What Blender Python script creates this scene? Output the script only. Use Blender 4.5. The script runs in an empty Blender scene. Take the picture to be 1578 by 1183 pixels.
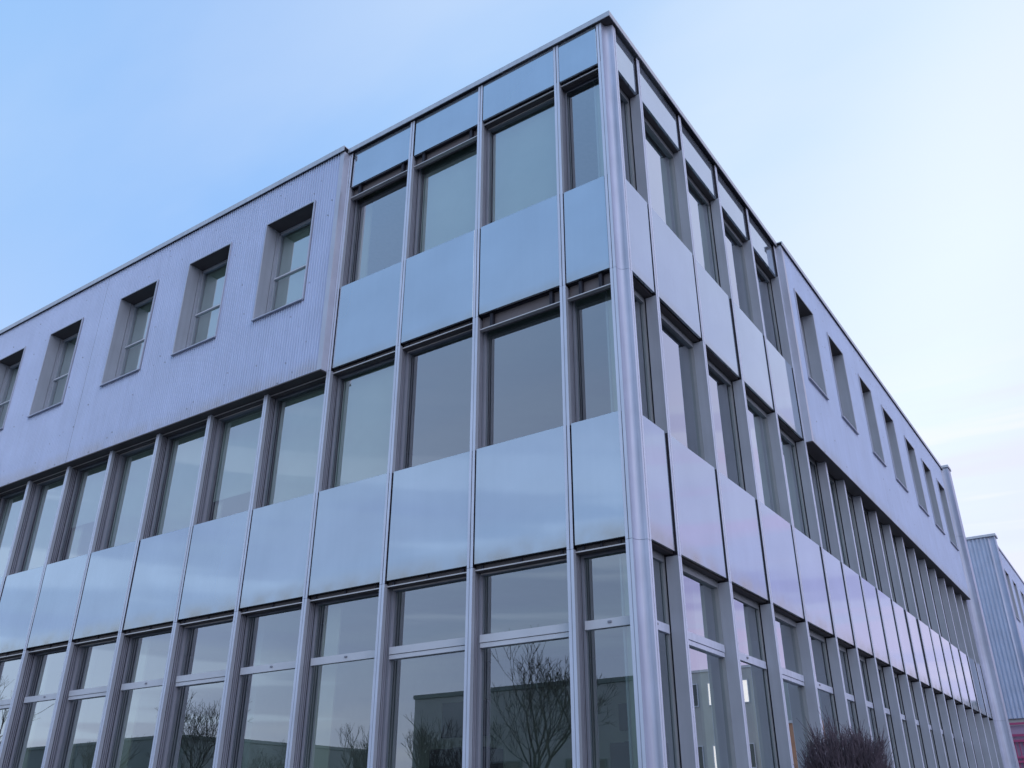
import bpy, bmesh, math, random
from mathutils import Vector, Matrix, noise
rad = math.radians
C = bpy.context.scene.collection
scene = bpy.context.scene
EYE = 1.6                                   # every facade height below is measured from the eye line

# ------------------------------------------------------------------ camera
cam = bpy.data.cameras.new('camera'); co = bpy.data.objects.new('camera', cam); C.objects.link(co)
co.location = (4.072, -8.314, EYE)
co.rotation_euler = (rad(116.536), rad(-.061), rad(34.681))
cam.sensor_width = 36; cam.lens = 36 * 1367.502 / 1578
cam.clip_start = .05; cam.clip_end = 3000
scene.camera = co
scene.view_settings.view_transform = 'Standard'; scene.view_settings.look = 'None'
scene.view_settings.gamma = 1; scene.view_settings.exposure = 0
scene.view_settings.use_curve_mapping = False

# ------------------------------------------------------------------ sky and sun
SUN_EL, SUN_AZ = 34, 125                     # azimuth clockwise from +Y towards +X
world = bpy.data.worlds.new('World'); scene.world = world; world.use_nodes = True
nt = world.node_tree; N = nt.nodes; L = nt.links; N.clear()
def nd(t, **k):
    n = N.new(t)
    for a, v in k.items(): setattr(n, a, v)
    return n
def mth(op, a, b=None, c=None, clamp=False):
    n = nd('ShaderNodeMath', operation=op, use_clamp=clamp)
    for i, v in enumerate((a, b, c)):
        if v is None: continue
        if isinstance(v, (int, float)): n.inputs[i].default_value = v
        else: L.new(v, n.inputs[i])
    return n.outputs[0]
def mrange(v, a, b, c=0, d=1):
    n = nd('ShaderNodeMapRange', interpolation_type='SMOOTHSTEP')
    L.new(v, n.inputs[0])
    for i, x in enumerate((a, b, c, d)): n.inputs[i + 1].default_value = x
    return n.outputs[0]
def mixc(f, a, b):
    n = nd('ShaderNodeMix', data_type='RGBA')
    if isinstance(f, (int, float)): n.inputs[0].default_value = f
    else: L.new(f, n.inputs[0])
    for s, v in ((n.inputs['A'], a), (n.inputs['B'], b)):
        s = [q for q in n.inputs if q.name == s.name and q.type == 'RGBA'][0]
        if isinstance(v, tuple): s.default_value = (*v, 1)
        else: L.new(v, s)
    return [o for o in n.outputs if o.type == 'RGBA'][0]
tc = nd('ShaderNodeTexCoord'); sep = nd('ShaderNodeSeparateXYZ'); L.new(tc.outputs['Generated'], sep.inputs[0])
vx, vy, vz = sep.outputs
# how far a direction turns towards the bright quarter of the evening sky
a = mth('ADD', mth('MULTIPLY', vx, math.sin(rad(32))), mth('MULTIPLY', vy, math.cos(rad(32))))
ramp = nd('ShaderNodeValToRGB'); L.new(mth('MULTIPLY_ADD', a, .5, .5), ramp.inputs[0])
cr = ramp.color_ramp; cr.interpolation = 'EASE'
stops = [(0, (.37, .62, .98)), (.34, (.33, .60, 1.0)), (.5, (.29, .53, .95)), (.64, (.40, .63, .99)), (.76, (.66, .83, 1.02)), (.86, (.92, 1.02, 1.08)), (1, (.96, 1.03, 1.08))]
cr.elements[0].position = 0; cr.elements[1].position = 1
for p, c in stops[1:-1]: cr.elements.new(p)
for e, (p, c) in zip(cr.elements, stops): e.position = p; e.color = (*c, 1)
base = ramp.outputs[0]
# paler towards the horizon
low = mrange(vz, .62, .08)
base = mixc(mth('MULTIPLY', low, .42), base, (.78, .86, 1.0))
# lilac low in the bright quarter
side = mth('ADD', mth('MULTIPLY', vx, math.sin(rad(75))), mth('MULTIPLY', vy, math.cos(rad(75))))
pinkf = mth('MULTIPLY', mrange(vz, .55, .12), mrange(side, .14, .40))
base = mixc(mth('MULTIPLY', pinkf, .95), base, (.64, .44, .84))
base = mixc(mth('MULTIPLY', mth('MULTIPLY', mrange(vz, .45, .15), mrange(a, .45, .85)), mth('SUBTRACT', .75, mth('MULTIPLY', pinkf, .75))), base, (.80, .77, 1.0))
# a grey-lilac evening bank low in the quarter behind the camera
bank = mth('MULTIPLY', mrange(vz, .85, .24), mrange(a, .10, -.45))
base = mixc(mth('MULTIPLY', bank, .75), base, (.44, .55, .77))
# the veil over the +X quarter is lilac to a good height
veil = mth('MULTIPLY', mrange(vz, 1.15, .60), mrange(side, .15, .60))
base = mixc(mth('MULTIPLY', veil, .80), base, (.60, .60, .93))
bank2 = mth('MULTIPLY', mrange(vz, .20, .05), mrange(a, .10, -.45))
base = mixc(mth('MULTIPLY', bank2, .55), base, (.52, .50, .72))
# thin stratus: noise on a flat layer high above
dz = mth('ADD', mth('MAXIMUM', vz, 0), .10)
cx = nd('ShaderNodeCombineXYZ'); L.new(mth('DIVIDE', vx, dz), cx.inputs[0]); L.new(mth('DIVIDE', vy, dz), cx.inputs[1])
nz = nd('ShaderNodeTexNoise'); nz.inputs['Scale'].default_value = .75; nz.inputs['Detail'].default_value = 6; nz.inputs['Roughness'].default_value = .52
mp = nd('ShaderNodeMapping'); mp.inputs['Rotation'].default_value = (0, 0, rad(35)); mp.inputs['Scale'].default_value = (.55, 1.5, 1); mp.inputs['Location'].default_value = (3.1, 1.7, 0)
L.new(cx.outputs[0], mp.inputs[0]); L.new(mp.outputs[0], nz.inputs['Vector'])
cl = mrange(nz.outputs['Fac'], .44, .66)
cloudcol = mixc(pinkf, (.86, .93, 1.03), (.74, .58, .92))
base = mixc(mth('MULTIPLY', mth('MULTIPLY', cl, .55), mrange(a, -.3, .75, .35, 1)), base, cloudcol)
nz2 = nd('ShaderNodeTexNoise'); nz2.inputs['Scale'].default_value = 1.1; nz2.inputs['Detail'].default_value = 5
mp2 = nd('ShaderNodeMapping'); mp2.inputs['Scale'].default_value = (.4, 1.6, 1); mp2.inputs['Rotation'].default_value = (0, 0, rad(-10)); mp2.inputs['Location'].default_value = (9, 4, 0)
L.new(cx.outputs[0], mp2.inputs[0]); L.new(mp2.outputs[0], nz2.inputs['Vector'])
cl2 = mth('MULTIPLY', mrange(nz2.outputs['Fac'], .46, .66), mrange(vz, .60, .20))
base = mixc(mth('MULTIPLY', cl2, .38), base, mixc(mrange(a, 0, .8), (.46, .54, .80), (.76, .74, .95)))
# long low streaks of cloud near the horizon, all round
cs = nd('ShaderNodeCombineXYZ'); L.new(mth('MULTIPLY', vx, 1.6), cs.inputs[0]); L.new(mth('MULTIPLY', vy, 1.6), cs.inputs[1]); L.new(mth('MULTIPLY', vz, 27), cs.inputs[2])
nz3 = nd('ShaderNodeTexNoise'); nz3.inputs['Scale'].default_value = 1.0; nz3.inputs['Detail'].default_value = 4; nz3.inputs['Roughness'].default_value = .45
L.new(cs.outputs[0], nz3.inputs['Vector'])
st3 = mth('MULTIPLY', mrange(nz3.outputs['Fac'], .52, .585), mrange(vz, .46, .28))
base = mixc(mth('MULTIPLY', st3, .72), base, mixc(mrange(side, .2, .5), mixc(mrange(a, .2, .7), (.72, .87, 1.10), (1.04, .99, 1.06)), (.76, .58, .90)))
st4 = mth('MULTIPLY', mrange(nz3.outputs['Fac'], .47, .36), mrange(vz, .50, .30))
base = mixc(mth('MULTIPLY', st4, .55), base, mixc(mrange(side, .2, .5), mixc(mrange(a, .2, .7), (.40, .48, .76), (.86, .80, 1.0)), (.38, .30, .70)))
sky = nd('ShaderNodeTexSky', sky_type='NISHITA', sun_disc=False)
sky.sun_elevation = rad(SUN_EL); sky.sun_rotation = rad(SUN_AZ); sky.dust_density = .6
b1 = nd('ShaderNodeBackground'); L.new(sky.outputs[0], b1.inputs[0]); b1.inputs[1].default_value = .05
b2 = nd('ShaderNodeBackground'); L.new(base, b2.inputs[0]); b2.inputs[1].default_value = .88
ad = nd('ShaderNodeAddShader'); L.new(b1.outputs[0], ad.inputs[0]); L.new(b2.outputs[0], ad.inputs[1])
wo = nd('ShaderNodeOutputWorld'); L.new(ad.outputs[0], wo.inputs[0])

sl = bpy.data.lights.new('sun', 'SUN'); so = bpy.data.objects.new('sun', sl); C.objects.link(so)
sl.energy = .5; sl.angle = rad(50); sl.color = (.95, .95, 1)
sd = Vector((math.sin(rad(SUN_AZ)) * math.cos(rad(SUN_EL)), math.cos(rad(SUN_AZ)) * math.cos(rad(SUN_EL)), math.sin(rad(SUN_EL))))
so.rotation_euler = sd.to_track_quat('Z', 'Y').to_euler(); so.location = (30, 30, 30)

# ------------------------------------------------------------------ materials
def mat(name, col, rough=.5, metal=0., ior=1.5, var=.06, vscale=2., bump=0., bscale=30., streak=0., coat=0., stain=None):
    m = bpy.data.materials.new(name); m.use_nodes = True
    t = m.node_tree; n = t.nodes; l = t.links; p = n['Principled BSDF']
    g = n.new('ShaderNodeNewGeometry')
    x = n.new('ShaderNodeTexNoise'); x.inputs['Scale'].default_value = vscale; x.inputs['Detail'].default_value = 5
    l.new(g.outputs['Position'], x.inputs['Vector'])
    r = n.new('ShaderNodeMapRange'); r.inputs[1].default_value = .3; r.inputs[2].default_value = .7
    r.inputs[3].default_value = 1 - var; r.inputs[4].default_value = 1 + var
    l.new(x.outputs['Fac'], r.inputs[0])
    v = n.new('ShaderNodeVectorMath'); v.operation = 'SCALE'; v.inputs[0].default_value = col
    l.new(r.outputs[0], v.inputs['Scale']); out = v.outputs[0]
    if streak:                              # rain streaks running down
        mpn = n.new('ShaderNodeMapping'); mpn.inputs['Scale'].default_value = (14, 14, .5); l.new(g.outputs['Position'], mpn.inputs[0])
        s = n.new('ShaderNodeTexNoise'); s.inputs['Scale'].default_value = 1; s.inputs['Detail'].default_value = 6; l.new(mpn.outputs[0], s.inputs['Vector'])
        sr = n.new('ShaderNodeMapRange'); sr.inputs[1].default_value = .35; sr.inputs[2].default_value = .75; sr.inputs[3].default_value = 1 + streak * .4; sr.inputs[4].default_value = 1 - streak
        l.new(s.outputs['Fac'], sr.inputs[0])
        v2 = n.new('ShaderNodeVectorMath'); v2.operation = 'SCALE'; l.new(out, v2.inputs[0]); l.new(sr.outputs[0], v2.inputs['Scale']); out = v2.outputs[0]
    if stain:                               # dirt that has gathered along a panel's lower edge: heights in metres
        sp = n.new('ShaderNodeSeparateXYZ'); l.new(g.outputs['Position'], sp.inputs[0])
        tot = None
        for z0, h, amt in stain:
            q = n.new('ShaderNodeMapRange'); q.interpolation_type = 'SMOOTHSTEP'
            q.inputs[1].default_value = z0 + h; q.inputs[2].default_value = z0; q.inputs[3].default_value = 0; q.inputs[4].default_value = amt
            l.new(sp.outputs[2], q.inputs[0])
            gt = n.new('ShaderNodeMath'); gt.operation = 'GREATER_THAN'; l.new(sp.outputs[2], gt.inputs[0]); gt.inputs[1].default_value = z0 - .05
            mu = n.new('ShaderNodeMath'); mu.operation = 'MULTIPLY'; l.new(q.outputs[0], mu.inputs[0]); l.new(gt.outputs[0], mu.inputs[1])
            if tot is None: tot = mu.outputs[0]
            else:
                am = n.new('ShaderNodeMath'); am.operation = 'ADD'; am.use_clamp = True; l.new(tot, am.inputs[0]); l.new(mu.outputs[0], am.inputs[1]); tot = am.outputs[0]
        sx = n.new('ShaderNodeTexNoise'); sx.inputs['Scale'].default_value = 2.5; sx.inputs['Detail'].default_value = 6; l.new(g.outputs['Position'], sx.inputs['Vector'])
        m2 = n.new('ShaderNodeMath'); m2.operation = 'MULTIPLY'; l.new(tot, m2.inputs[0])
        sr2 = n.new('ShaderNodeMapRange'); sr2.inputs[1].default_value = .35; sr2.inputs[2].default_value = .65; sr2.inputs[3].default_value = .25; l.new(sx.outputs['Fac'], sr2.inputs[0]); l.new(sr2.outputs[0], m2.inputs[1])
        mx = n.new('ShaderNodeMix'); mx.data_type = 'RGBA'; l.new(m2.outputs[0], mx.inputs[0])
        l.new(out, mx.inputs[6]); mx.inputs[7].default_value = (.42, .36, .26, 1); out = mx.outputs[2]
        ro = n.new('ShaderNodeMapRange'); ro.inputs[3].default_value = rough; ro.inputs[4].default_value = .5; l.new(m2.outputs[0], ro.inputs[0]); l.new(ro.outputs[0], p.inputs['Roughness'])
    else: p.inputs['Roughness'].default_value = rough
    if name == 'lilac_cladding':
        vo = n.new('ShaderNodeTexVoronoi'); vo.inputs['Scale'].default_value = 4.2; l.new(g.outputs['Position'], vo.inputs['Vector'])
        sr3 = n.new('ShaderNodeMapRange'); sr3.inputs[1].default_value = .05; sr3.inputs[2].default_value = .10; sr3.inputs[3].default_value = .55; sr3.inputs[4].default_value = 1; l.new(vo.outputs['Distance'], sr3.inputs[0])
        v3 = n.new('ShaderNodeVectorMath'); v3.operation = 'SCALE'; l.new(out, v3.inputs[0]); l.new(sr3.outputs[0], v3.inputs['Scale']); out = v3.outputs[0]
    l.new(out, p.inputs['Base Color'])
    p.inputs['Metallic'].default_value = metal; p.inputs['IOR'].default_value = ior
    if coat: p.inputs['Coat Weight'].default_value = coat; p.inputs['Coat Roughness'].default_value = .02; p.inputs['Coat IOR'].default_value = 1.7
    if bump:
        bn = n.new('ShaderNodeTexNoise'); bn.inputs['Scale'].default_value = bscale; bn.inputs['Detail'].default_value = 3; l.new(g.outputs['Position'], bn.inputs['Vector'])
        b = n.new('ShaderNodeBump'); b.inputs['Strength'].default_value = bump; b.inputs['Distance'].default_value = .02; l.new(bn.outputs['Fac'], b.inputs['Height']); l.new(b.outputs[0], p.inputs['Normal'])
    return m
M = {}
M['alu'] = mat('silver_aluminium', (.69, .74, .86), .42, .2, var=.05, streak=.10)
M['cove'] = mat('silver_cover', (.48, .52, .64), .46, .35, var=.06, vscale=3, streak=.22)
M['reveal'] = mat('grey_reveal', (.37, .405, .465), .5, .0, var=.06, streak=.08)
M['rail'] = mat('brown_grey_rail', (.255, .268, .32), .5, .0)
M['frame'] = mat('grey_frame', (.27, .30, .32), .45)
M['panel'] = mat('enamel_panel', (.475, .555, .645), .045, .72, ior=1.6, var=.05, vscale=1.1, bump=.03, bscale=1.3, streak=.014,
                 stain=[(EYE + 2.80, .30, .55), (EYE + 6.27, .18, .35)])
M['clad_far'] = mat('grey_lilac_cladding', (.50, .56, .69), .55, 0., streak=.1)
M['clad'] = mat('lilac_cladding', (.53, .61, .79), .45, .25, var=.045, vscale=1.3, streak=.05, stain=[(EYE + 6.25, .35, .35)])
M['trim'] = mat('trim', (.52, .54, .62), .4, .3)
M['cop'] = mat('coping_metal', (.54, .55, .59), .4, .4, streak=.1)
M['dark'] = mat('dark_gasket_and_shade', (.022, .022, .035), .7)
M['soffit'] = mat('brown_soffit', (.085, .075, .078), .6, var=.15)
M['box'] = mat('blind_box_brown', (.17, .15, .155), .6, var=.12)
M['white'] = mat('white_frame', (.66, .68, .73), .4)
M['lightrail'] = mat('light_rail', (.62, .60, .60), .35, .3)
M['wall_in'] = mat('interior_plaster', (.55, .60, .55), .9, var=.1)
M['ceil_in'] = mat('interior_ceiling', (.55, .57, .55), .9)
M['floor_in'] = mat('interior_floor', (.12, .13, .13), .7)
M['curtain'] = mat('curtain_cloth', (.72, .72, .62), .9)
M['asphalt'] = mat('asphalt', (.06, .06, .062), .9, var=.2, vscale=1, bump=.3, bscale=60)
M['bark'] = mat('bark', (.055, .045, .042), .95, var=.25, vscale=8)
M['twig'] = mat('shrub_twig', (.115, .092, .112), .9, var=.35, vscale=5)
M['pinkwall'] = mat('lilac_panel', (.42, .30, .42), .6)
M['pink'] = mat('magenta_paint', (.42, .07, .17), .5, var=.1)
M['whitewall'] = mat('pale_render', (.50, .50, .48), .85, var=.08, vscale=.6)
M['blind'] = mat('roller_blind', (.60, .64, .60), .9)
M['greenwall'] = mat('green_grey_wall', (.40, .45, .44), .85, var=.12, vscale=.5)
M['darkwall'] = mat('dark_cladding', (.19, .24, .235), .8, var=.12, vscale=.5)
M['brickwall'] = mat('orange_render', (.55, .26, .15), .85, var=.12)
M['plastic'] = mat('black_plastic', (.02, .02, .022), .5)

def glass(name, tint, base, r0):
    m = bpy.data.materials.new(name); m.use_nodes = True
    t = m.node_tree; n = t.nodes; l = t.links; n.clear()
    g = n.new('ShaderNodeNewGeometry')
    tr = n.new('ShaderNodeBsdfTransparent'); tr.inputs[0].default_value = (*tint, 1)
    gl = n.new('ShaderNodeBsdfGlossy'); gl.inputs['Roughness'].default_value = 0; gl.inputs[0].default_value = (*base, 1)
    bn = n.new('ShaderNodeTexNoise'); bn.inputs['Scale'].default_value = .8; l.new(g.outputs['Position'], bn.inputs['Vector'])
    bp = n.new('ShaderNodeBump'); bp.inputs['Strength'].default_value = .02; bp.inputs['Distance'].default_value = .02; l.new(bn.outputs['Fac'], bp.inputs['Height']); l.new(bp.outputs[0], gl.inputs['Normal'])
    lw = n.new('ShaderNodeLayerWeight'); lw.inputs[0].default_value = .5
    pw = n.new('ShaderNodeMath'); pw.operation = 'POWER'; l.new(lw.outputs['Facing'], pw.inputs[0]); pw.inputs[1].default_value = 1.8
    fr = n.new('ShaderNodeMapRange'); fr.inputs[3].default_value = r0; fr.inputs[4].default_value = 1.0; l.new(pw.outputs[0], fr.inputs[0])
    mx = n.new('ShaderNodeMixShader'); l.new(fr.outputs[0], mx.inputs[0]); l.new(tr.outputs[0], mx.inputs[1]); l.new(gl.outputs[0], mx.inputs[2])
    o = n.new('ShaderNodeOutputMaterial'); l.new(mx.outputs[0], o.inputs[0])
    return m
M['glass'] = glass('window_glass', (.62, .74, .70), (.88, .91, .97), .27)
def emit(name, col, s):
    m = bpy.data.materials.new(name); m.use_nodes = True; p = m.node_tree.nodes['Principled BSDF']
    p.inputs['Base Color'].default_value = (*col, 1); p.inputs['Emission Color'].default_value = (*col, 1); p.inputs['Emission Strength'].default_value = s
    return m
M['lit'] = emit('lit_window', (1, .93, .82), 1.1)

# ------------------------------------------------------------------ mesh helpers
class MB:
    def __init__(s): s.v = []; s.f = []
    def box(s, x0, x1, y0, y1, z0, z1):
        b = len(s.v)
        s.v += [(x, y, z) for z in (z0, z1) for y in (y0, y1) for x in (x0, x1)]
        s.f += [tuple(b + i for i in q) for q in ((0, 1, 3, 2), (4, 6, 7, 5), (0, 4, 5, 1), (2, 3, 7, 6), (0, 2, 6, 4), (1, 5, 7, 3))]
        return s
    def prism(s, pts, z0, z1, close=True):
        b = len(s.v); n = len(pts)
        s.v += [(x, y, z0) for x, y in pts] + [(x, y, z1) for x, y in pts]
        for i in range(n if close else n - 1):
            j = (i + 1) % n; s.f.append((b + i, b + j, b + n + j, b + n + i))
        if close: s.f.append(tuple(b + i for i in reversed(range(n)))); s.f.append(tuple(b + n + i for i in range(n)))
        return s
    def tube(s, p, q, r0, r1, n=3):
        p = Vector(p); q = Vector(q); d = (q - p)
        if d.length < 1e-6: return s
        u = d.orthogonal().normalized(); w = d.normalized().cross(u); b = len(s.v)
        for c, r in ((p, r0), (q, r1)):
            for k in range(n):
                an = 2 * math.pi * k / n; s.v.append(tuple(c + (u * math.cos(an) + w * math.sin(an)) * r))
        for k in range(n): j = (k + 1) % n; s.f.append((b + k, b + j, b + n + j, b + n + k))
        return s
CACHE = {}
def mesh_of(key, mb, fix=True, smooth=False):
    me = bpy.data.meshes.new(key if isinstance(key, str) else str(key[0]))
    me.from_pydata(mb.v, [], mb.f); me.update()
    if fix:
        bm = bmesh.new(); bm.from_mesh(me); bmesh.ops.recalc_face_normals(bm, faces=bm.faces); bm.to_mesh(me); bm.free()
    if smooth:
        for p in me.polygons: p.use_smooth = True
    return me
def part(name, m, parent, key, build, loc=(0, 0, 0), bevel=0., **props):
    """one mesh object; alike pieces share the mesh stored under key"""
    k = (name, m, key) if key is not None else None
    if k is None or k not in CACHE:
        me = mesh_of(name, build())
        if bevel:
            bm = bmesh.new(); bm.from_mesh(me); bmesh.ops.bevel(bm, geom=bm.edges[:], offset=bevel, segments=1, affect='EDGES', profile=.5); bm.to_mesh(me); bm.free()
        me.materials.append(M[m])
        if k: CACHE[k] = me
    else: me = CACHE[k]
    o = bpy.data.objects.new(name, me); C.objects.link(o); o.parent = parent; o.location = loc
    for a_, b_ in props.items(): o[a_] = b_
    return o
def thing(name, label, cat, loc=(0, 0, 0), group=None):
    o = bpy.data.objects.new(name, None); C.objects.link(o); o.location = loc
    o['label'] = label; o['category'] = cat
    if group: o['group'] = group
    o.empty_display_size = .3
    return o
class Side:
    """facade frame: s runs along the facade from the corner, d goes into the building"""
    def __init__(self, kind, off=0): self.k = kind; self.off = off
    def loc(self, s, z): return (-s, 0, z) if self.k == 'L' else (0, s + self.off, z)
    def B(self, boxes):
        mb = MB()
        for s0, s1, d0, d1, z0, z1 in boxes:
            if self.k == 'L': mb.box(-s1, -s0, d0, d1, z0, z1)
            else: mb.box(-d1, -d0, s0, s1, z0, z1)
        return mb
    def P(self, pts):
        return [(-s, d) if self.k == 'L' else (-d, s) for s, d in pts]
def child(o, parent):                       # sub-part positions are relative to their part
    o.location = Vector(o.location) - Vector(parent.location); o.parent = parent

# ------------------------------------------------------------------ the setting
g = MB().box(-400, 400, -400, 600, -.4, 0)
gr = part('ground', 'asphalt', None, None, lambda: g); gr['kind'] = 'structure'

Z = EYE
Z0 = .25                                    # top of the plinth
Z1, Z1T = Z + 2.785, Z + 4.29               # lower spandrel band
Z2, Z2T = Z + 6.25, Z + 7.735               # upper spandrel band
Z3, Z3T = Z + 9.75, Z + 10.50               # parapet band
W = .085 / 2
JZ1, JZ2, JZ3 = Z + 2.77, Z + 6.244, Z + 10.53

bld = thing('office_building', 'three-storey silver office building with glossy panels and a cove corner, nearest and filling the photo', 'building', (0, 0, 0))

ZONES = [(0, Z1 + .015), (Z1T - .01, Z2 + .015), (Z2T - .01, Z3 + .015)]
def mullion(sd, s, z0, z1):
    """two bright flats with a slot between on a dark core; beside the glass the core carries blind rails or a flat board"""
    def b(): return sd.B([(-W, -.006, 0, .005, z0, z1), (.006, W, 0, .005, z0, z1)])
    m = part('mullion', 'alu', bld, (sd.k, z0, z1), b, sd.loc(s, 0))
    part('core', 'dark', m, (sd.k, z0, z1), lambda: sd.B([(-.030, .030, .012, .06, z0, z1), (-.014, .014, .06, .235, z0, z1)]))
    for a0, a1 in ((Z1 + .017, Z1T - .012), (Z2 + .017, Z2T - .012), (Z3 + .017, Z + 10.50)):
        a0, a1 = max(a0, z0), min(a1, z1)
        if a1 - a0 > .01: part('gasket', 'dark', m, (sd.k, round(a0, 3), round(a1, 3)), lambda: sd.B([(-W + .0015, W - .0015, .0055, .0115, a0, a1), (-W + .0015, -.031, .0115, .05, a0, a1), (.031, W - .0015, .0115, .05, a0, a1)]))
    for a0, a1 in ZONES:
        a0, a1 = max(a0, z0), min(a1, z1)
        if a1 - a0 < .5: continue
        if sd.k == 'L':
            part('flank', 'reveal', m, (sd.k, a0, a1), lambda: sd.B([(-.040, .040, .0055, .066, a0, a1)]))
            for q0, q1, hw in ((.084, .106, .034), (.120, .140, .030), (.153, .165, .034)):
                part('guide_rail', 'rail', m, (sd.k, a0, a1, q0), lambda: sd.B([(-hw, hw, q0, q1, a0, a1)]))
        else:
            part('flank', 'reveal', m, (sd.k, a0, a1), lambda: sd.B([(-.040, .040, .0055, .158, a0, a1)]))
    return m

def spandrel(sd, s0, s1, z0, z1, d0=.019, edge=.014):
    if sd.k == 'L': d0 = min(d0, .013)
    c = (s0 + s1) / 2; h = (s1 - s0) / 2 - W - edge; g0 = edge - .003; g1 = 0 if sd.k == 'L' else -.006
    o = part('spandrel_panel', 'panel', bld, (sd.k, round(h, 3), z0, z1, d0), lambda: sd.B([(-h - g0, h + g1, d0, d0 + .035, z0, z1)]), sd.loc(c, 0), bevel=.003)
    # very slight individual tilt so that each panel mirrors a slightly different bit of sky
    o.rotation_euler = (random.uniform(-.0012, .0012), random.uniform(-.0012, .0012), random.uniform(-.0015, .0015))
    H = h + edge - .001
    bk = part('backing', 'dark', o, (sd.k, round(H, 3), z0, z1), lambda: sd.B([(-H, H, d0 + .042, .24, z0 + .012, z1 - .004)]), (0, 0, 0))
    return o

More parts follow.
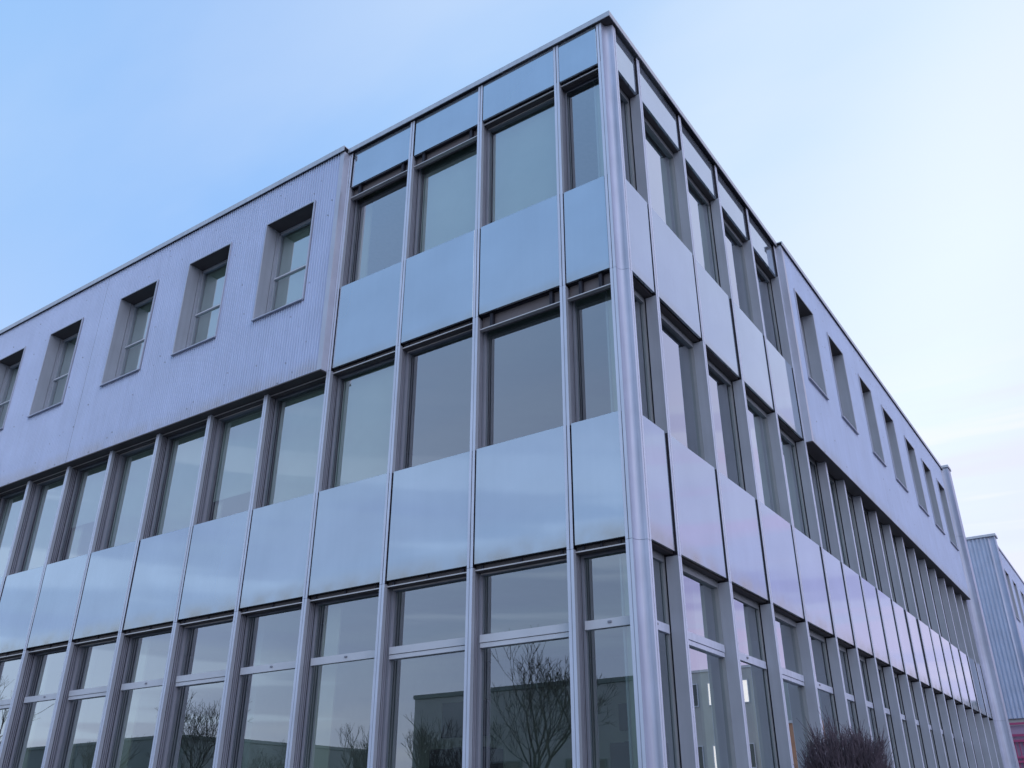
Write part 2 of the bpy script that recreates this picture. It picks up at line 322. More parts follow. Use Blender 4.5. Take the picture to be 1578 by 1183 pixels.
def window(sd, s0, s1, z0, z1, framed, double=None, head='high', lowered=False, curtain=0., depth=.2, blind=0, side_panel=False):
    """a glazed bay: frame, panes, blind rail above; framed windows have a light frame standing proud"""
    c = (s0 + s1) / 2; h = (s1 - s0) / 2 - W + .012
    fm = 'rail' if sd.k == 'L' else 'frame'
    fw = .045 if framed else .03
    fd = depth - (.045 if framed else .02)
    top = z1 + .02
    w = part('window', fm, bld, (sd.k, round(h, 3), z0, z1, framed), lambda: sd.B([
        (-h, -h + .028, fd, depth + .04, z0 - .02, top), (h - .028, h, fd, depth + .04, z0 - .02, top),
        (-h + .028, h - .028, fd, depth + .04, top - .10, top), (-h + .028, h - .028, fd, depth + .04, z0 - .02, z0 + (.035 if framed else .006))]), sd.loc(c, 0))
    if framed and sd.k == 'L':
        part('bottom_rail', 'white', w, (round(h, 3), z0), lambda: sd.B([(-h + .03, h - .03, fd - .006, fd - .001, z0 - .02, z0 + .036)]))
        part('head_rail', 'lightrail', w, (round(h, 3), z1), lambda: sd.B([(-h + .03, h - .03, fd - .006, fd - .001, top - .10, top - .072)]))
    inn = h - .030
    if double is None:
        zz = [(z0, z1 - .078)]
    else:
        zt = Z + 2.0; zb = Z + (1.855 if double else 1.905)
        def tb():
            if double: return sd.B([(-inn, inn, fd - .012, depth + .03, Z + 1.912, zt), (-inn, inn, fd - .004, depth + .03, zb, Z + 1.905)])
            return sd.B([(-inn, inn, fd - .012, depth + .03, zb, zt)])
        tr = part('transom', 'white' if sd.k == 'L' else 'alu', w, (sd.k, round(inn, 3), double), tb)
        if sd.k == 'L' or s1 < 8:
            for q in ([0] if not double else [-inn + .05, 0, inn - .05]):
                part('vent_cap', 'rail', w, (sd.k, 'cap'), lambda: sd.B([(-.022, .022, fd - .024, fd - .012, -.012, .010)]), sd.loc(q, Z + 1.962))
        zz = [(z0, zb - .002), (zt + .002, z1 - .078)]
    for a0, a1 in zz:
        def pb():
            mb = MB(); e = .0
            if sd.k == 'L': mb.v = [(inn, depth, a0), (-inn, depth, a0), (-inn, depth, a1), (inn, depth, a1)]; mb.f = [(1, 0, 3, 2)]
            else: mb.v = [(-depth, -inn, a0), (-depth, inn, a0), (-depth, inn, a1), (-depth, -inn, a1)]; mb.f = [(0, 1, 2, 3)]
            return mb
        k = (sd.k, round(inn, 3), round(a0, 3), round(a1, 3))
        if ('pane', 'glass', k) not in CACHE:
            me = mesh_of('pane', pb(), fix=False); me.materials.append(M['glass']); CACHE[('pane', 'glass', k)] = me
        o = bpy.data.objects.new('pane', CACHE[('pane', 'glass', k)]); C.objects.link(o); o.parent = w
        o.rotation_euler = (random.uniform(-.0015, .0015) * (sd.k == 'L'), random.uniform(-.0015, .0015) * (sd.k == 'R'), random.uniform(-.002, .002))
    if curtain:
        def cb():
            n = 10; pts = []
            for i in range(n * 2 + 1):
                ss = inn - curtain * i / (n * 2) * 1.0; pts.append((ss, depth + .16 + (.018 if i % 2 else -.018)))
            pts += [(p[0], p[1] + .006) for p in reversed(pts)]
            return MB().prism(sd.P(pts), z0 - .02, z1 + .1)
        part('curtain', 'curtain', w, None, cb)
    if side_panel:                          # pale panel with a bright edge strip standing inside, next to the corner
        part('side_panel', 'curtain', w, (sd.k, z0, z1), lambda: sd.B([(-inn, -inn + .19, depth + .10, depth + .106, z0 - .02, z1 + .1)]))
        part('edge_strip', 'white', w, (sd.k, z0, z1), lambda: sd.B([(-inn + .192, -inn + .212, depth + .07, depth + .11, z0 - .02, z1 + .1)]))
    if blind:
        part('roller_blind', 'blind', w, None, lambda: sd.B([(-inn, inn, depth + .09, depth + .096, z1 - blind, z1)]))  # pale sheet added behind the glass to make the pane brighter
    # the blind: box behind a light rail (left facade), a plain brown soffit (right facade)
    if sd.k == 'L':
        H = h - .012
        if lowered:
            rz = z1 - .20
            bx = part('blind_box', 'box', w, (round(H, 3), z1, 'low'), lambda: sd.B([(-H, H, .115, .150, rz, z1 + .05)]))
            part('blind_rail', 'lightrail', w, (round(H, 3), z1, 'low'), lambda: sd.B([(-H, H, .045, .052, rz - .006, rz + .008), (-H, H, .052, .113, rz - .006, rz + .002)]))
            for q in (-H + .17, H - .19):
                part('bracket', 'dark', w, ('low', z1), lambda: sd.B([(-.022, .022, .052, .113, rz + .004, z1 + .01)]), sd.loc(q, 0))
        else:
            rz = z1 - .045
            part('blind_box', 'soffit', w, (round(H, 3), z1, 'hi'), lambda: sd.B([(-H, H, .075, .152, z1 - .062, z1 + .05)]))
            part('blind_rail', 'lightrail', w, (round(H, 3), z1, 'hi'), lambda: sd.B([(-H, H, .050, .066, rz - .008, rz + .006)]))
            for q in (-H + .10, 0, H - .10):
                part('bracket', 'dark', w, ('hi', z1), lambda: sd.B([(-.015, .015, .054, .074, rz + .006, z1 + .01)]), sd.loc(q, 0))
        part('head_cover', 'dark', w, (round(H, 3), z1, 'cov'), lambda: sd.B([(-H, H, .066, .155, z1 + .014, z1 + .06)]))
    else:
        part('head_soffit', 'soffit', w, (round(h, 3), z1), lambda: sd.B([(-h, h, .066, .17, z1 + .004, z1 + .05)]))
    return w

LS, RS = Side('L'), Side('R')
ls = [.162] + [.900 + 1.4 * i for i in range(15)]
rs = [.170] + [.924 + 1.485 * i for i in range(5)]
rs += [rs[-1] + 1.183 * i for i in range(1, 13)]       # last one 21.06
random.seed(4)
G = .004
for sd, ss in ((LS, ls), (RS, rs)):
    for i, s in enumerate(ss):
        mullion(sd, s, 0, JZ1 - G); mullion(sd, s, JZ1, JZ2 - G)
        if i <= (4 if sd.k == 'L' else 5): mullion(sd, s, JZ2, Z + 10.50)
LSC, RSC = ls[4] + W, rs[5] + W             # where the ribbed cladding takes over on the top floor
low_f1 = {0, 1}; low_f2 = {2, 3}
framed_set = {1, 2, 5, 7, 9, 11}
cur = {('L', 0, 3): .30, ('L', 1, 3): .22, ('L', 2, 3): .20, ('L', 1, 5): .16, ('L', 1, 4): .1, ('L', 0, 6): .25, ('L', 1, 6): .25, ('L', 1, 8): .3, ('L', 0, 7): .12, ('L', 0, 8): .2,
       ('R', 0, 2): .2, ('R', 0, 1): .35, ('R', 1, 3): .2}
for sd, ss in ((LS, ls), (RS, rs)):
    for i in range(len(ss) - 1):
        s0, s1 = ss[i], ss[i + 1]
        fr = (i in framed_set) if sd.k == 'L' else i in (1, 3)
        window(sd, s0, s1, Z0, Z1, fr, double=fr, curtain=cur.get((sd.k, 0, i), 0), side_panel=(sd.k == 'L' and i == 0))
        spandrel(sd, s0, s1, Z1 + .02, Z1T)
        window(sd, s0, s1, Z1T, Z2, fr, lowered=sd.k == 'L' and i in low_f1, curtain=cur.get((sd.k, 1, i), 0), side_panel=(sd.k == 'L' and i == 0), blind=2.1 if i in (3, 4, 6, 7, 9, 10, 12, 13) else {5: 1.5, 8: 1.2, 11: 1.7}.get(i, 0) * (sd.k == 'L'))
        if i < (4 if sd.k == 'L' else 5):
            spandrel(sd, s0, s1, Z2 + .02, Z2T)
            window(sd, s0, s1, Z2T, Z3, fr and i != 2, lowered=sd.k == 'L' and i in low_f2, curtain=cur.get((sd.k, 2, i), 0), side_panel=(sd.k == 'L' and i == 0), blind={1: 2.05, 2: 2.05}.get(i, 0))
            spandrel(sd, s0, s1, Z3, Z3T, d0=.028, edge=.012)
    # plinth
    e = ss[-1]
    part('plinth', 'reveal', bld, None, lambda: sd.B([(.17, e, -.01, .3, 0, Z0 - .03)]))

# last, narrower bay at the right end
mullion(RS, rs[-1] + .88, 0, JZ1 - G); mullion(RS, rs[-1] + .88, JZ1, JZ2 - G)
window(RS, rs[-1], rs[-1] + .88, Z0, Z1, False, double=False)
spandrel(RS, rs[-1], rs[-1] + .88, Z1 + .02, Z1T); window(RS, rs[-1], rs[-1] + .88, Z1T, Z2, False)

# the concave cover that rounds the corner, in three lengths
def cove_pts(r=.09, n=10):
    pts = [(-.1195, .002), (-.1195, .03)]
    for k in range(n + 1):
        an = math.pi - k / n * math.pi / 2; pts.append((-.03 + r * math.cos(an), .03 + r * math.sin(an)))
    pts += [(-.002, .1275), (-.002, .16), (-.16, .16), (-.16, .002)]
    return pts
for z0, z1 in ((0, JZ1 - G), (JZ1, JZ2 - G), (JZ2, Z + 10.50)):
    part('corner_cover', 'cove', bld, None, lambda: MB().prism(cove_pts(), z0, z1))
part('corner_post', 'dark', bld, None, lambda: MB().box(-.24, -.162, .162, .24, 0, Z + 10.5))

# roof coping, in lengths with open joints
def coping(sd, a, b, d, z0, z1, step=3.2, parent=None, n='coping'):
    s = a
    while s < b - .01:
        e = min(s + step, b)
        if b - e < .6: e = b
        part(n, 'cop', parent or bld, None, lambda: sd.B([(s, e - .004, d, .4, z1 - .016, z1), (s, e - .004, d, d + .012, z0, z1 - .016)]))
        part(n + '_soffit', 'dark', parent or bld, None, lambda: sd.B([(s, e - .004, d + .012, .06, z0 + .006, z0 + .010)]))  # near-black strip: shade under the coping put into its colour
        s = e
CZ0, CZ1 = Z + 10.505, Z + 10.60
part('coping', 'cop', bld, None, lambda: MB().prism([(-1.9, -.045), (.045, -.045), (.045, 1.9), (-.5, 1.9), (-.5, .5), (-1.9, .5)], CZ1 - .016, CZ1)
     .box(-1.9, .045, -.045, -.033, CZ0, CZ1 - .016).box(.033, .045, -.033, 1.9, CZ0, CZ1 - .016))
part('corner_soffit', 'soffit', bld, None, lambda: MB().box(-.25, .033, -.033, .25, CZ0 - .002, CZ0 + .006))
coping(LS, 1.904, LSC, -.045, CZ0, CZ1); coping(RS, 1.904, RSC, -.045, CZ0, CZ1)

# ribbed cladding of the top floor
def cladding(sd, a, b, z0, z1, wins, front, pitch, depth, parent, seams, name='cladding_sheet'):
    cuts = [a] + sorted(q for q in seams if a < q < b) + [b]
    for c0, c1 in zip(cuts[:-1], cuts[1:]):
        edges = sorted({c0 + .002, c1} | {x for w in wins for x in w[:2] if c0 + .002 < x < c1})
        mb = MB()
        for e0, e1 in zip(edges[:-1], edges[1:]):
            mid = (e0 + e1) / 2; w = [w for w in wins if w[0] < mid < w[1]]
            spans = [(z0, z1)] if not w else [(z0, w[0][2]), (w[0][3], z1)]
            # rib profile in phase along the whole wall
            pts = [e0]; k = math.floor(e0 / pitch) - 1
            prof = ((0, 0), (.12, 1), (.50, 1), (.62, 0))
            def dep(s):
                f = (s / pitch) % 1.0
                P4 = list(prof) + [(1, 0)]
                for (f0, d0), (f1, d1) in zip(P4[:-1], P4[1:]):
                    if f0 <= f <= f1: return d0 + (d1 - d0) * (f - f0) / (f1 - f0)
                return 0
            xs = {e0, e1}
            while k * pitch < e1:
                for f, _ in prof:
                    s = (k + f) * pitch
                    if e0 < s < e1: xs.add(s)
                k += 1
            xs = sorted(xs)
            for q0, q1 in spans:
                bb = len(mb.v)
                P2 = [(s, front - dep(s + 1e-7) * depth) for s in xs]
                PP = sd.P(P2)
                mb.v += [(x, y, q0) for x, y in PP] + [(x, y, q1) for x, y in PP]
                n = len(xs)
                for i in range(n - 1): mb.f.append((bb + i, bb + i + 1, bb + n + i + 1, bb + n + i))
        me = mesh_of(name, mb, fix=False)
        bm = bmesh.new(); bm.from_mesh(me)
        want = Vector((0, -1, 0)) if sd.k == 'L' else Vector((1, 0, 0))
        bm.normal_update()
        for f in bm.faces:
            if f.normal.dot(want) < 0: f.normal_flip()
        bm.to_mesh(me); bm.free(); me.materials.append(M['clad'])
        o = bpy.data.objects.new(name, me); C.objects.link(o); o.parent = parent; o.location = sd.loc(0, 0)
def clad_window(sd, a, b, z0, z1, front, parent, depth=.2):
    """opening with a sheet-metal lining standing a little proud of the ribs"""
    t = .012; f = front - .032
    w = part('window', 'reveal', parent, None, lambda: sd.B([
        (a, a + .03, depth - .03, depth + .03, z0 + .03, z1 - .03), (b - .03, b, depth - .03, depth + .03, z0 + .03, z1 - .03),
        (a + .03, b - .03, depth - .03, depth + .03, z0, z0 + .03), (a, b, depth - .03, depth + .03, z1 - .06, z1)]), sd.loc(0, 0))
    o = lambda n_, m_, bx: part(n_, m_, w, None, lambda: sd.B(bx))
    o('lining', 'reveal', [(a - t, a, f + .016, depth + .05, z0 - t, z1 + t), ])
    o('lining', 'reveal', [(b, b + t, f + .016, depth - .09, z0 - t, z1 + t)])
    o('lining', 'reveal', [(b, b + t, depth - .08, depth + .05, z0 - t, z1 + t)])
    o('head_lining', 'soffit', [(a, b, f + .016, depth + .05, z1, z1 + t)])
    o('sill', 'trim', [(a - t, b + t, f - .03, depth, z0 - t - .006, z0 - t + .012)])
    o('rim', 'trim', [(a - .022, a - .001, f - .012, f + .014, z0 - t + .013, z1 + .022), (b + .001, b + .022, f, f + .014, z0 - t + .013, z1 + .022), (a - .001, b + .001, f, f + .014, z1 + .001, z1 + .022)])
    zm = (z0 + z1) / 2 - .02
    o('transom', 'white', [(a + .03, b - .03, depth - .035, depth + .02, zm - .013, zm + .013)])
    for q0, q1 in ((z0 + .03, zm - .02), (zm + .02, z1 - .06)):
        mb = MB()
        P = sd.P([(a + .031, depth), (b - .031, depth)])
        mb.v = [(*P[0], q0), (*P[1], q0), (*P[1], q1), (*P[0], q1)]; mb.f = [(0, 1, 2, 3)] if sd.k == 'R' else [(1, 0, 3, 2)]
        me = mesh_of('pane', mb, fix=False); me.materials.append(M['glass'])
        p = bpy.data.objects.new('pane', me); C.objects.link(p); p.parent = w
    o('roller_blind', 'blind', [(a + .02, b - .02, depth + .06, depth + .066, z0, z1)])  # added pale blind, brightens the glass against the dark room
    return w
FR = -.095                                   # plane of the valleys; ribs stand 18 mm further out
WZ0, WZ1 = Z + 7.70, Z + 9.69
lw = [(5.765, 6.96), (7.945, 9.145), (10.15, 11.36), (12.73, 13.95), (14.99, 16.19), (17.2, 18.4), (19.4, 20.3)]
rw = [(7.36, 8.525), (9.515, 10.66), (11.93, 13.01), (14.04, 15.205), (16.45, 17.59), (18.5, 19.67), (20.55, 21.70)]
LE, RE = ls[-1], 21.95
CB = Z + 6.24
for sd, a, b, wins, seams in ((LS, LSC + .004, LE, lw, [7.45, 9.62, 12.06, 14.5, 16.7]), (RS, RSC + .004, RE, rw, [9.0, 11.3, 13.5, 15.8, 18.0, 20.1])):
    W4 = [(w0 - .014, w1 + .014, WZ0 - .014, WZ1 + .014) for w0, w1 in wins]
    cladding(sd, a + .10, b, CB, Z + 10.52, W4, FR, .06, .018, bld, seams)
    part('corner_trim', 'trim', bld, None, lambda: sd.B([(a, a + .098, FR - .022, FR - .010, CB, Z + 10.52), (a, a + .012, FR - .010, .055, CB, Z + 10.52)]))
    part('drip_edge', 'soffit', bld, None, lambda: sd.B([(a, b, FR - .030, FR - .004, CB - .022, CB - .003), (a, b, FR - .004, .12, CB - .022, CB - .012)]))
    for w0, w1 in wins: clad_window(sd, w0, w1, WZ0, WZ1, FR, bld)
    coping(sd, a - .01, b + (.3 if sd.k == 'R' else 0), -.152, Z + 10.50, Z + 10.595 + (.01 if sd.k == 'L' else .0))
    part('sheathing', 'dark', bld, None, lambda: sd.B([(x0, x1, -.07, .02, CB + .01, Z + 10.5) for x0, x1 in zip([a + .02] + [w[1] + .03 for w in wins], [w[0] - .03 for w in wins] + [b])]
         + [(w[0] - .03, w[1] + .03, -.07, .02, q0, q1) for w in wins for q0, q1 in ((CB + .01, WZ0 - .03), (WZ1 + .03, Z + 10.5))]))

# pilaster with a rounded cover that ends the long facade
def end_pts(y0, r=.22, out=.30, n=8):
    pts = [(-.02, y0 - .02), (0.0, y0 - .02), (0.0, y0)]
    for k in range(n + 1):
        an = math.pi - k / n * math.pi / 2; pts.append((r + r * math.cos(an), y0 + r * math.sin(an)))
    pts += [(out, y0 + r), (out, y0 + r + .45), (-.3, y0 + r + .45), (-.3, y0 + .2), (-.02, y0 + .2)]
    return pts
for z0, z1 in ((0, JZ1 - G), (JZ1, JZ2 + 2.0), (JZ2 + 2.004, Z + 10.56)):
    part('end_pilaster', 'cove', bld, None, lambda: MB().prism(end_pts(21.97), z0, z1))
part('pilaster_cap', 'cop', bld, None, lambda: MB().box(-.3, .33, 22.14, 22.68, Z + 10.562, Z + 10.64))

# body of the building: roof, floors, inner walls
part('roof', 'cop', bld, None, lambda: MB().box(-LE, -.41, .41, 22.6, Z + 10.35, Z + 10.5))
part('roof', 'cop', bld, None, lambda: MB().box(-LE, -.26, .26, 22.6, Z + 9.9, Z + 10.2))
for f0, f1 in ((Z + 2.86, Z + 3.3), (Z + 6.33, Z + 6.8)):
    part('floor_slab', 'ceil_in', bld, None, lambda: MB().box(-LE, -.26, .26, 22.6, f0, f1))
for f in (.1, Z + 3.302, Z + 6.802):
    part('floor_finish', 'floor_in', bld, None, lambda: MB().box(-LE, -.26, .26, 22.6, f, f + .02))
part('inner_wall', 'wall_in', bld, None, lambda: MB().box(-LE, -6.2, 6.0, 6.2, .13, Z + 9.9))
part('inner_wall', 'wall_in', bld, None, lambda: MB().box(-6.2, -6.0, 6.0, 22.6, .13, Z + 9.9))
for x in (-6.5, -10.7, -14.9, -18.4): part('inner_wall', 'wall_in', bld, None, lambda: MB().box(x - .06, x + .06, .5, 5.99, .13, Z + 9.9))
for y in (6.9, 11.4, 16.1): part('inner_wall', 'wall_in', bld, None, lambda: MB().box(-5.99, -.5, y - .06, y + .06, .13, Z + 9.9))
part('back_wall', 'clad', bld, None, lambda: MB().box(-LE, -.30, 22.61, 22.75, 0, Z + 10.5))
part('side_wall', 'clad', bld, None, lambda: MB().box(-LE - .15, -LE - .004, -.1, 22.6, 0, Z + 10.5))

def monitor(label, x, y, z, w=.62, h=.38, rz=0):
    t = thing('computer_monitor', label, 'monitor', (x, y, z)); t.rotation_euler = (0, 0, rz)
    part('screen', 'plastic', t, None, lambda: MB().box(-w / 2, w / 2, -.03, .03, .14, .14 + h), bevel=.006)
    part('stand', 'plastic', t, None, lambda: MB().box(-.03, .03, .035, .06, .02, .24).box(-.12, .12, -.09, .09, 0, .015))
def cabinet(label, x, y, w, h, m='plastic'):
    t = thing('cabinet', label, 'cabinet', (x, y, .12))
    part('carcass', m, t, None, lambda: MB().box(-w / 2, w / 2, -.2, .2, 0, h), bevel=.004)
    part('door', m, t, None, lambda: MB().box(-w / 2 + .01, -.005, -.222, -.202, .02, h - .02)); part('door', m, t, None, lambda: MB().box(.005, w / 2 - .01, -.222, -.202, .02, h - .02))
cabinet('tall dark cabinet inside the third ground-floor bay from the corner', -3.2, 1.2, .85, 2.35)
monitor('wide black monitor on the tall cabinet inside the third ground-floor bay', -3.2, 1.15, 2.47, .72, .42)
cabinet('dark cabinet inside the corner ground-floor bay', -1.0, 1.6, .55, 2.35)
monitor('small black monitor on the dark cabinet near the building corner', -1.0, 1.55, 2.47, .42, .30)

# ------------------------------------------------------------------ the next block along the street
far = thing('office_building', 'farther silver block with a ribbed end wall beyond the right facade', 'building', (0, 31.5, 0))
FY = 31.5
def rib_wall(x0, x1, y, z0, z1, pitch, depth, parent, step=2.4):
    x = x0
    while x < x1 - .01:
        e = min(x + step, x1); mb = MB(); pts = []; k = x
        while k < e - 1e-4:
            for f, d in ((0, 0), (.15, 1), (.55, 1), (.7, 0)):
                if k + f * pitch <= e: pts.append((k + f * pitch, y - d * depth))
            k += pitch
        pts.append((e - .004, y)); mb.prism(pts, z0, z1, close=False)
        part('cladding_sheet', 'clad_far', parent, None, lambda: mb, (0, 0, 0)); x = e
rib_wall(-7.2, 0, 0, Z + 3.66, Z + 10.56, .15, .045, far)
part('wall', 'whitewall', far, None, lambda: MB().box(-7.2, -.02, .05, 14, 0, Z + 10.5))
part('corner_cover', 'cove', far, None, lambda: MB().prism([(.002, -.05), (.002, -.01), (.06, .02), (.14, .02), (.22, -.02), (.24, -.05), (.27, -.05), (.27, .35), (.0, .35)], 0, Z + 10.56))
part('coping', 'cop', far, None, lambda: MB().box(-7.2, .32, -.10, .5, Z + 10.565, Z + 10.66))
part('coping', 'cop', far, None, lambda: MB().box(-.3, .15, .5, 14, Z + 10.51, Z + 10.60))
FS = Side('R')
fw = [(2.1, 3.25), (4.3, 5.4), (6.6, 7.7), (8.8, 9.95), (11.1, 12.2)]
FWz = [(w0 - .014, w1 + .014, WZ0 - .014, WZ1 + .014) for w0, w1 in fw]
cladding(FS, .36, 14, CB, Z + 10.52, FWz, FR, .06, .018, far, [3.8, 6.0, 8.2, 10.5])
for w0, w1 in fw: clad_window(FS, w0, w1, WZ0, WZ1, FR, far)
part('coping', 'cop', far, None, lambda: MB().box(-7.2, -.31, 13.5, 14, Z + 10.51, Z + 10.60))
part('plinth', 'reveal', far, None, lambda: MB().box(-7.2, .2, -.06, -.002, 0, .6))
for i in range(9):
    s = .5 + i * 1.45
    part('mullion', 'alu', far, ('far',), lambda: MB().box(-.02, .03, -.04, .04, 0, CB - .03), (0, s, 0))
    if i < 8:
        part('spandrel_panel', 'panel', far, ('far',), lambda: MB().box(-.018, .0, .05, 1.40, Z1, Z1T), (0, s, 0))
for i, x in enumerate((-3.9, -2.5, -1.1)):
    part('window', 'reveal', far, ('farw',), lambda: MB().box(0, .04, -.02, .04, .6, Z + 3.6).box(.04, 1.36, -.02, .04, .6, .66).box(1.36, 1.4, -.02, .04, .6, Z + 3.6), (x, 0, 0))

# magenta steel balcony frame against the end wall
bal = thing('steel_balcony', 'magenta steel balcony railing against the ribbed end wall at the right edge', 'railing', (0, 31.2, 0))
BX0, BX1 = -.86, 1.5
part('post', 'pink', bal, None, lambda: MB().box(BX0, BX0 + .07, -.05, .02, 0, Z + 3.5))
part('post', 'pink', bal, None, lambda: MB().box(.45, .52, -.05, .02, 0, Z + 3.5))
part('post', 'pink', bal, None, lambda: MB().box(BX1 - .07, BX1, -.05, .02, 0, Z + 3.5))
for z, t in ((Z + 3.45, .05), (Z + 3.05, .05), (Z + 2.86, .05), (Z + 2.30, .04), (Z + 2.15, .04), (Z + 1.55, .05)):
    part('rail', 'pink', bal, ('r', t), lambda: MB().box(BX0 - .04, BX1 + .04, -.10, -.052, -t * .8, t * .8), (0, 0, z))
for i in range(16):
    x = BX0 + .15 + i * .145
    part('baluster', 'pink', bal, ('b',), lambda: MB().box(-.016, .016, -.05, -.022, Z + 1.55, Z + 2.84), (x, 0, 0))
part('back_panel', 'pinkwall', bal, None, lambda: MB().box(BX0 + .07, BX1, .03, .06, Z + 1.6, Z + 3.4))
part('floor_plate', 'pink', bal, None, lambda: MB().box(BX0, BX1, -.05, .28, Z + 1.46, Z + 1.52))

# ------------------------------------------------------------------ bare trees (they stand across the yard and show in the glass)
def tree_meshes(seed, H, spread=1.0, levels=5, up=.25, trunk_r=None):
    rnd = random.Random(seed); tr = MB(); cr_ = MB(); tr_r = trunk_r or H * .018
    def grow(p, d, ln, r, lev):
        seg = 3 if lev < 4 else 2
        q = p
        for k in range(seg):
            d = (d + Vector((rnd.uniform(-1, 1), rnd.uniform(-1, 1), rnd.uniform(-.5, .9))) * (.10 + .03 * lev) + Vector((0, 0, up * .12))).normalized()
            n = q + d * ln / seg; r2 = r * (.90 if lev else .93)
            (tr if lev < 2 else cr_).tube(q, n, r, r2, 6 if lev < 2 else (4 if lev < 3 else 3)); q = n; r = r2
            if lev and lev < levels and rnd.random() < (.5 if levels < 6 else .46):
                side = d.orthogonal().normalized(); side.rotate(Matrix.Rotation(rnd.uniform(0, 6.28), 3, d))
                grow(q, (d + side * rnd.uniform(.6, 1.1) * spread).normalized(), ln * rnd.uniform(.5, .75), r * .55, lev + 1)
        if lev < levels:
            nb = (3 if levels == 6 else 4) if lev == 0 else rnd.choice((2, 2, 3) if levels == 6 else (2, 3))
            a0 = rnd.uniform(0, 6.28)
            for k in range(nb):
                side = d.orthogonal().normalized(); side.rotate(Matrix.Rotation(a0 + 6.283 * k / nb + rnd.uniform(-.4, .4), 3, d))
                grow(q, (d + side * rnd.uniform(.35, .75) * spread + Vector((0, 0, up * .3))).normalized(), ln * rnd.uniform(.62, .82), max(r * .68, .008), lev + 1)
    grow(Vector((0, 0, 0)), Vector((0, 0, 1)), H * (.30 if levels == 6 else .24), tr_r, 0)
    a_ = mesh_of('trunk', tr, fix=False, smooth=True); a_.materials.append(M['bark']); b_ = mesh_of('crown', cr_, fix=False, smooth=True); b_.materials.append(M['bark'])
    return a_, b_
TM = [tree_meshes(9, 8.0, .85, levels=6, up=.34), tree_meshes(11, 9, .75, up=.5), tree_meshes(23, 12, .85, up=.4)]
def tree(label, x, y, k, sc=1, rz=0):
    t = thing('bare_tree', label, 'tree', (x, y, 0), 'bare trees across the yard'); t.scale = (sc,) * 3; t.rotation_euler = (0, 0, rz)
    for n_, me in zip(('trunk', 'crown'), TM[k]):
        o = bpy.data.objects.new(n_, me); C.objects.link(o); o.parent = t
tree('dense bare tree mirrored in the ground-floor pane second from the corner', -11.25, -14.0, 0, .84, .4)
tree('slender bare tree mirrored in the third ground-floor pane from the corner', -19.0, -19, 1, .82, 1)
tree('thin bare tree mirrored just right of the slender one in the third pane', -17.0, -18.5, 1, .74, 2.4)
tree('faint bare tree mirrored at the left side of the third pane', -22.5, -19.2, 1, .78, 4)
tree('spreading bare tree mirrored in the sixth ground-floor pane from the corner', -32.5, -19, 0, .92, 2)
tree('bare tree mirrored low in the seventh and eighth ground-floor panes', -41.5, -19.5, 2, .66, 3)
tree('tallest bare tree, mirrored up into the panel at the left edge', -51.5, -19, 2, 1.1, .5)
tree('bare tree mirrored low in the fifth ground-floor pane', -28.0, -19.4, 0, .62, 5)

# ------------------------------------------------------------------ buildings that show only as reflections
def hall(label, cat, x0, x1, y0, y1, h, wallm, wins, name='low_hall', facing='N', roofm='cop', lit=()):
    b = thing(name, label, cat, ((x0 + x1) / 2, (y0 + y1) / 2, 0)); hx, hy = (x1 - x0) / 2, (y1 - y0) / 2
    part('wall', wallm, b, None, lambda: MB().box(-hx, hx, -hy, hy, 0, h - .17))
    part('roof_edge', roofm, b, None, lambda: MB().box(-hx - .05, hx + .05, -hy - .05, hy + .05, h - .16, h))
    for j, (u, z, w, hh) in enumerate(wins):
        lm = 'lit' if j in lit else 'glass2'
        if facing == 'N':
            f = part('window', 'darkwall', b, None, lambda: MB().box(u - w / 2, u + w / 2, hy + .004, hy + .06, z, z + .06).box(u - w / 2, u + w / 2, hy + .004, hy + .06, z + hh - .06, z + hh).box(u - w / 2, u - w / 2 + .06, hy + .004, hy + .06, z + .061, z + hh - .061).box(u + w / 2 - .06, u + w / 2, hy + .004, hy + .06, z + .061, z + hh - .061))
            part('pane', lm, f, None, lambda: MB().box(u - w / 2 + .061, u + w / 2 - .061, hy + .006, hy + .03, z + .061, z + hh - .061))
        else:
            f = part('window', 'white', b, None, lambda: MB().box(u - w / 2, u + w / 2, -hy - .06, -hy - .004, z, z + .06).box(u - w / 2, u + w / 2, -hy - .06, -hy - .004, z + hh - .06, z + hh).box(u - w / 2, u - w / 2 + .06, -hy - .06, -hy - .004, z + .061, z + hh - .061).box(u + w / 2 - .06, u + w / 2, -hy - .06, -hy - .004, z + .061, z + hh - .061))
            part('pane', lm, f, None, lambda: MB().box(u - w / 2 + .061, u + w / 2 - .061, -hy - .03, -hy - .006, z + .061, z + hh - .061))
    return b
M['glass2'] = mat('dark_window_glass', (.03, .04, .05), .05, 0, 1.6)
hall('low green-grey hall mirrored behind the trees in the panes near the corner', 'building', -21.5, -5, -34, -21, 6.5, 'greenwall', [(x, 2.0, 1.6, 1.8) for x in (-7, -3.5, 0, 3.5, 7)], roofm='darkwall')
hall('low dark hall mirrored at the foot of the leftmost panes', 'building', -66, -37.5, -36, -22, 5.9, 'darkwall', [(x, 1.4, 2.2, 1.6) for x in (-12, -7, -2, 3, 8)], roofm='darkwall')
hall('pale office block with lit windows mirrored in the second bay of the right facade', 'building', 17, 30, 52, 66, 11.4, 'whitewall',
     [(x, z, 1.3, 1.5) for z in (1.5, 5.0, 9.0) for x in (-5, -3, -1, 1, 3, 5)], name='office_block', facing='S', lit=(12, 13, 7))
hall('long dark grey hall mirrored in the farthest panels of the right facade', 'building', 6.5, 17, 76, 90, 10.9, 'darkwall', [(x, 4, 1.6, 1.8) for x in (-4, -1.3, 1.3, 4)], name='long_hall', facing='S')
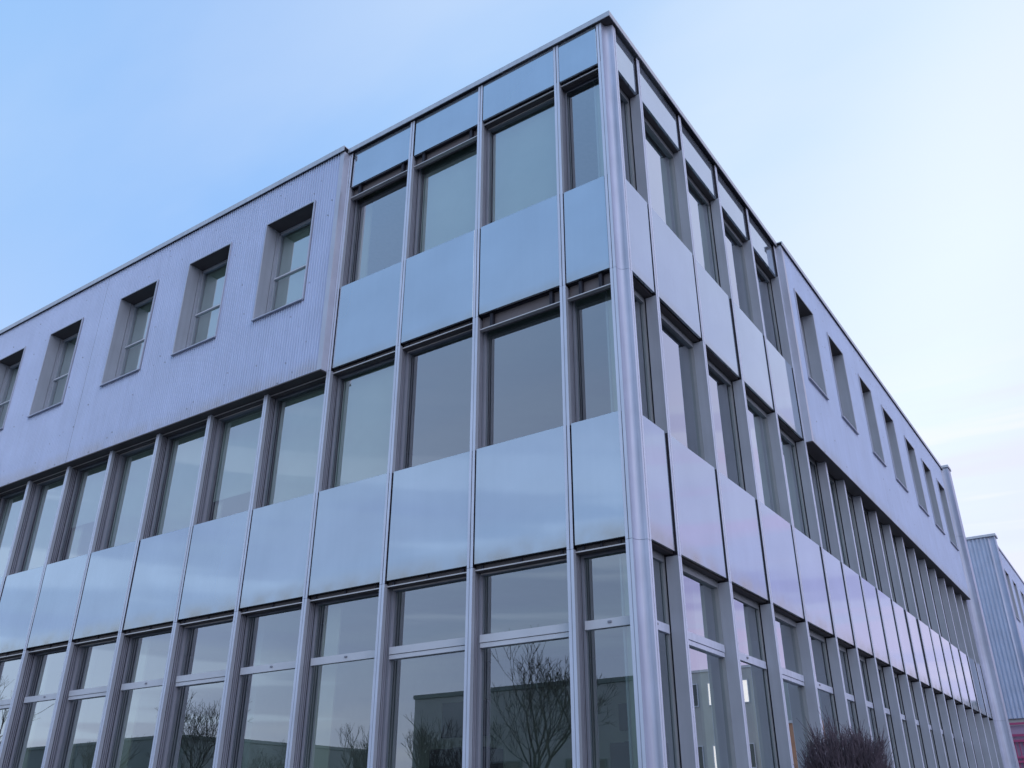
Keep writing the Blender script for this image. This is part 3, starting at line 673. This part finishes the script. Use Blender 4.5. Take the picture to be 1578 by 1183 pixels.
hall('small orange rendered house mirrored low in the fourth bay of the right facade', 'house', 12.6, 16.4, 50, 56, 7.6, 'brickwall', [(x, 2, 1., 1.3) for x in (-1, 1)], name='small_house', facing='S')

# ------------------------------------------------------------------ clipped leafless shrub in front of the right facade
def shrub():
    rnd = random.Random(8); st, tw = MB(), MB(); R0, Hh = .555, 2.66
    def tip(az, el, f=1.):
        lump = 1 + .13 * noise.noise(Vector((math.cos(az) * 2, math.sin(az) * 2, el * 2.5)) * 1.2) + .0
        r = R0 * lump * f
        ce, se = math.cos(el), math.sin(el)
        se2 = abs(se) ** .8 * (1 if se > 0 else -1); ce2 = max(ce, 1e-4) ** .72
        return Vector((r * ce2 * math.cos(az), r * ce2 * math.sin(az), 1.40 + 1.22 * lump * f * se2))
    for k in range(46):
        az = rnd.uniform(0, 6.283); el = rnd.uniform(-.1, 1.5); e = tip(az, el, .62)
        p = Vector((rnd.uniform(-.15, .15), rnd.uniform(-.15, .15), 0)); m = p.lerp(e, .5) + Vector((0, 0, .12))
        st.tube(p, m, .028, .018, 5); st.tube(m, e, .018, .010, 4)
    for k in range(3400):
        az = rnd.uniform(0, 6.283); el = math.asin(rnd.uniform(-.85, 1))
        f1 = rnd.uniform(.80, 1.02) + (rnd.random() < .22) * rnd.uniform(.02, .16)
        f0 = rnd.uniform(.35, .86)
        a_ = tip(az + rnd.uniform(-.25, .25), el + rnd.uniform(-.2, .1), f0); b_ = tip(az, el, f1)
        m = a_.lerp(b_, .55) + Vector((rnd.uniform(-.05, .05), rnd.uniform(-.05, .05), rnd.uniform(-.07, .02)))
        b_.z += rnd.uniform(0, .04)
        tw.tube(a_, m, .006, .0045); tw.tube(m, b_, .0045, .0022)
        for _ in range(2):
            c = m.lerp(b_, rnd.uniform(.0, .6)); o = c + (b_ - m) * rnd.uniform(.3, .7) + Vector((rnd.uniform(-.09, .09), rnd.uniform(-.09, .09), rnd.uniform(0, .10)))
            tw.tube(c, o, .0035, .0018)
    return st, tw
st, tw = shrub()
sh = thing('shrub', 'round clipped leafless shrub with dense purple-brown twigs, bottom right before the glass', 'shrub', (1.0, 2.75, 0))
for n_, mb, m_ in (('stem', st, 'bark'), ('twigs', tw, 'twig')):
    me = mesh_of(n_, mb, fix=False); me.materials.append(M[m_]); o = bpy.data.objects.new(n_, me); C.objects.link(o); o.parent = sh
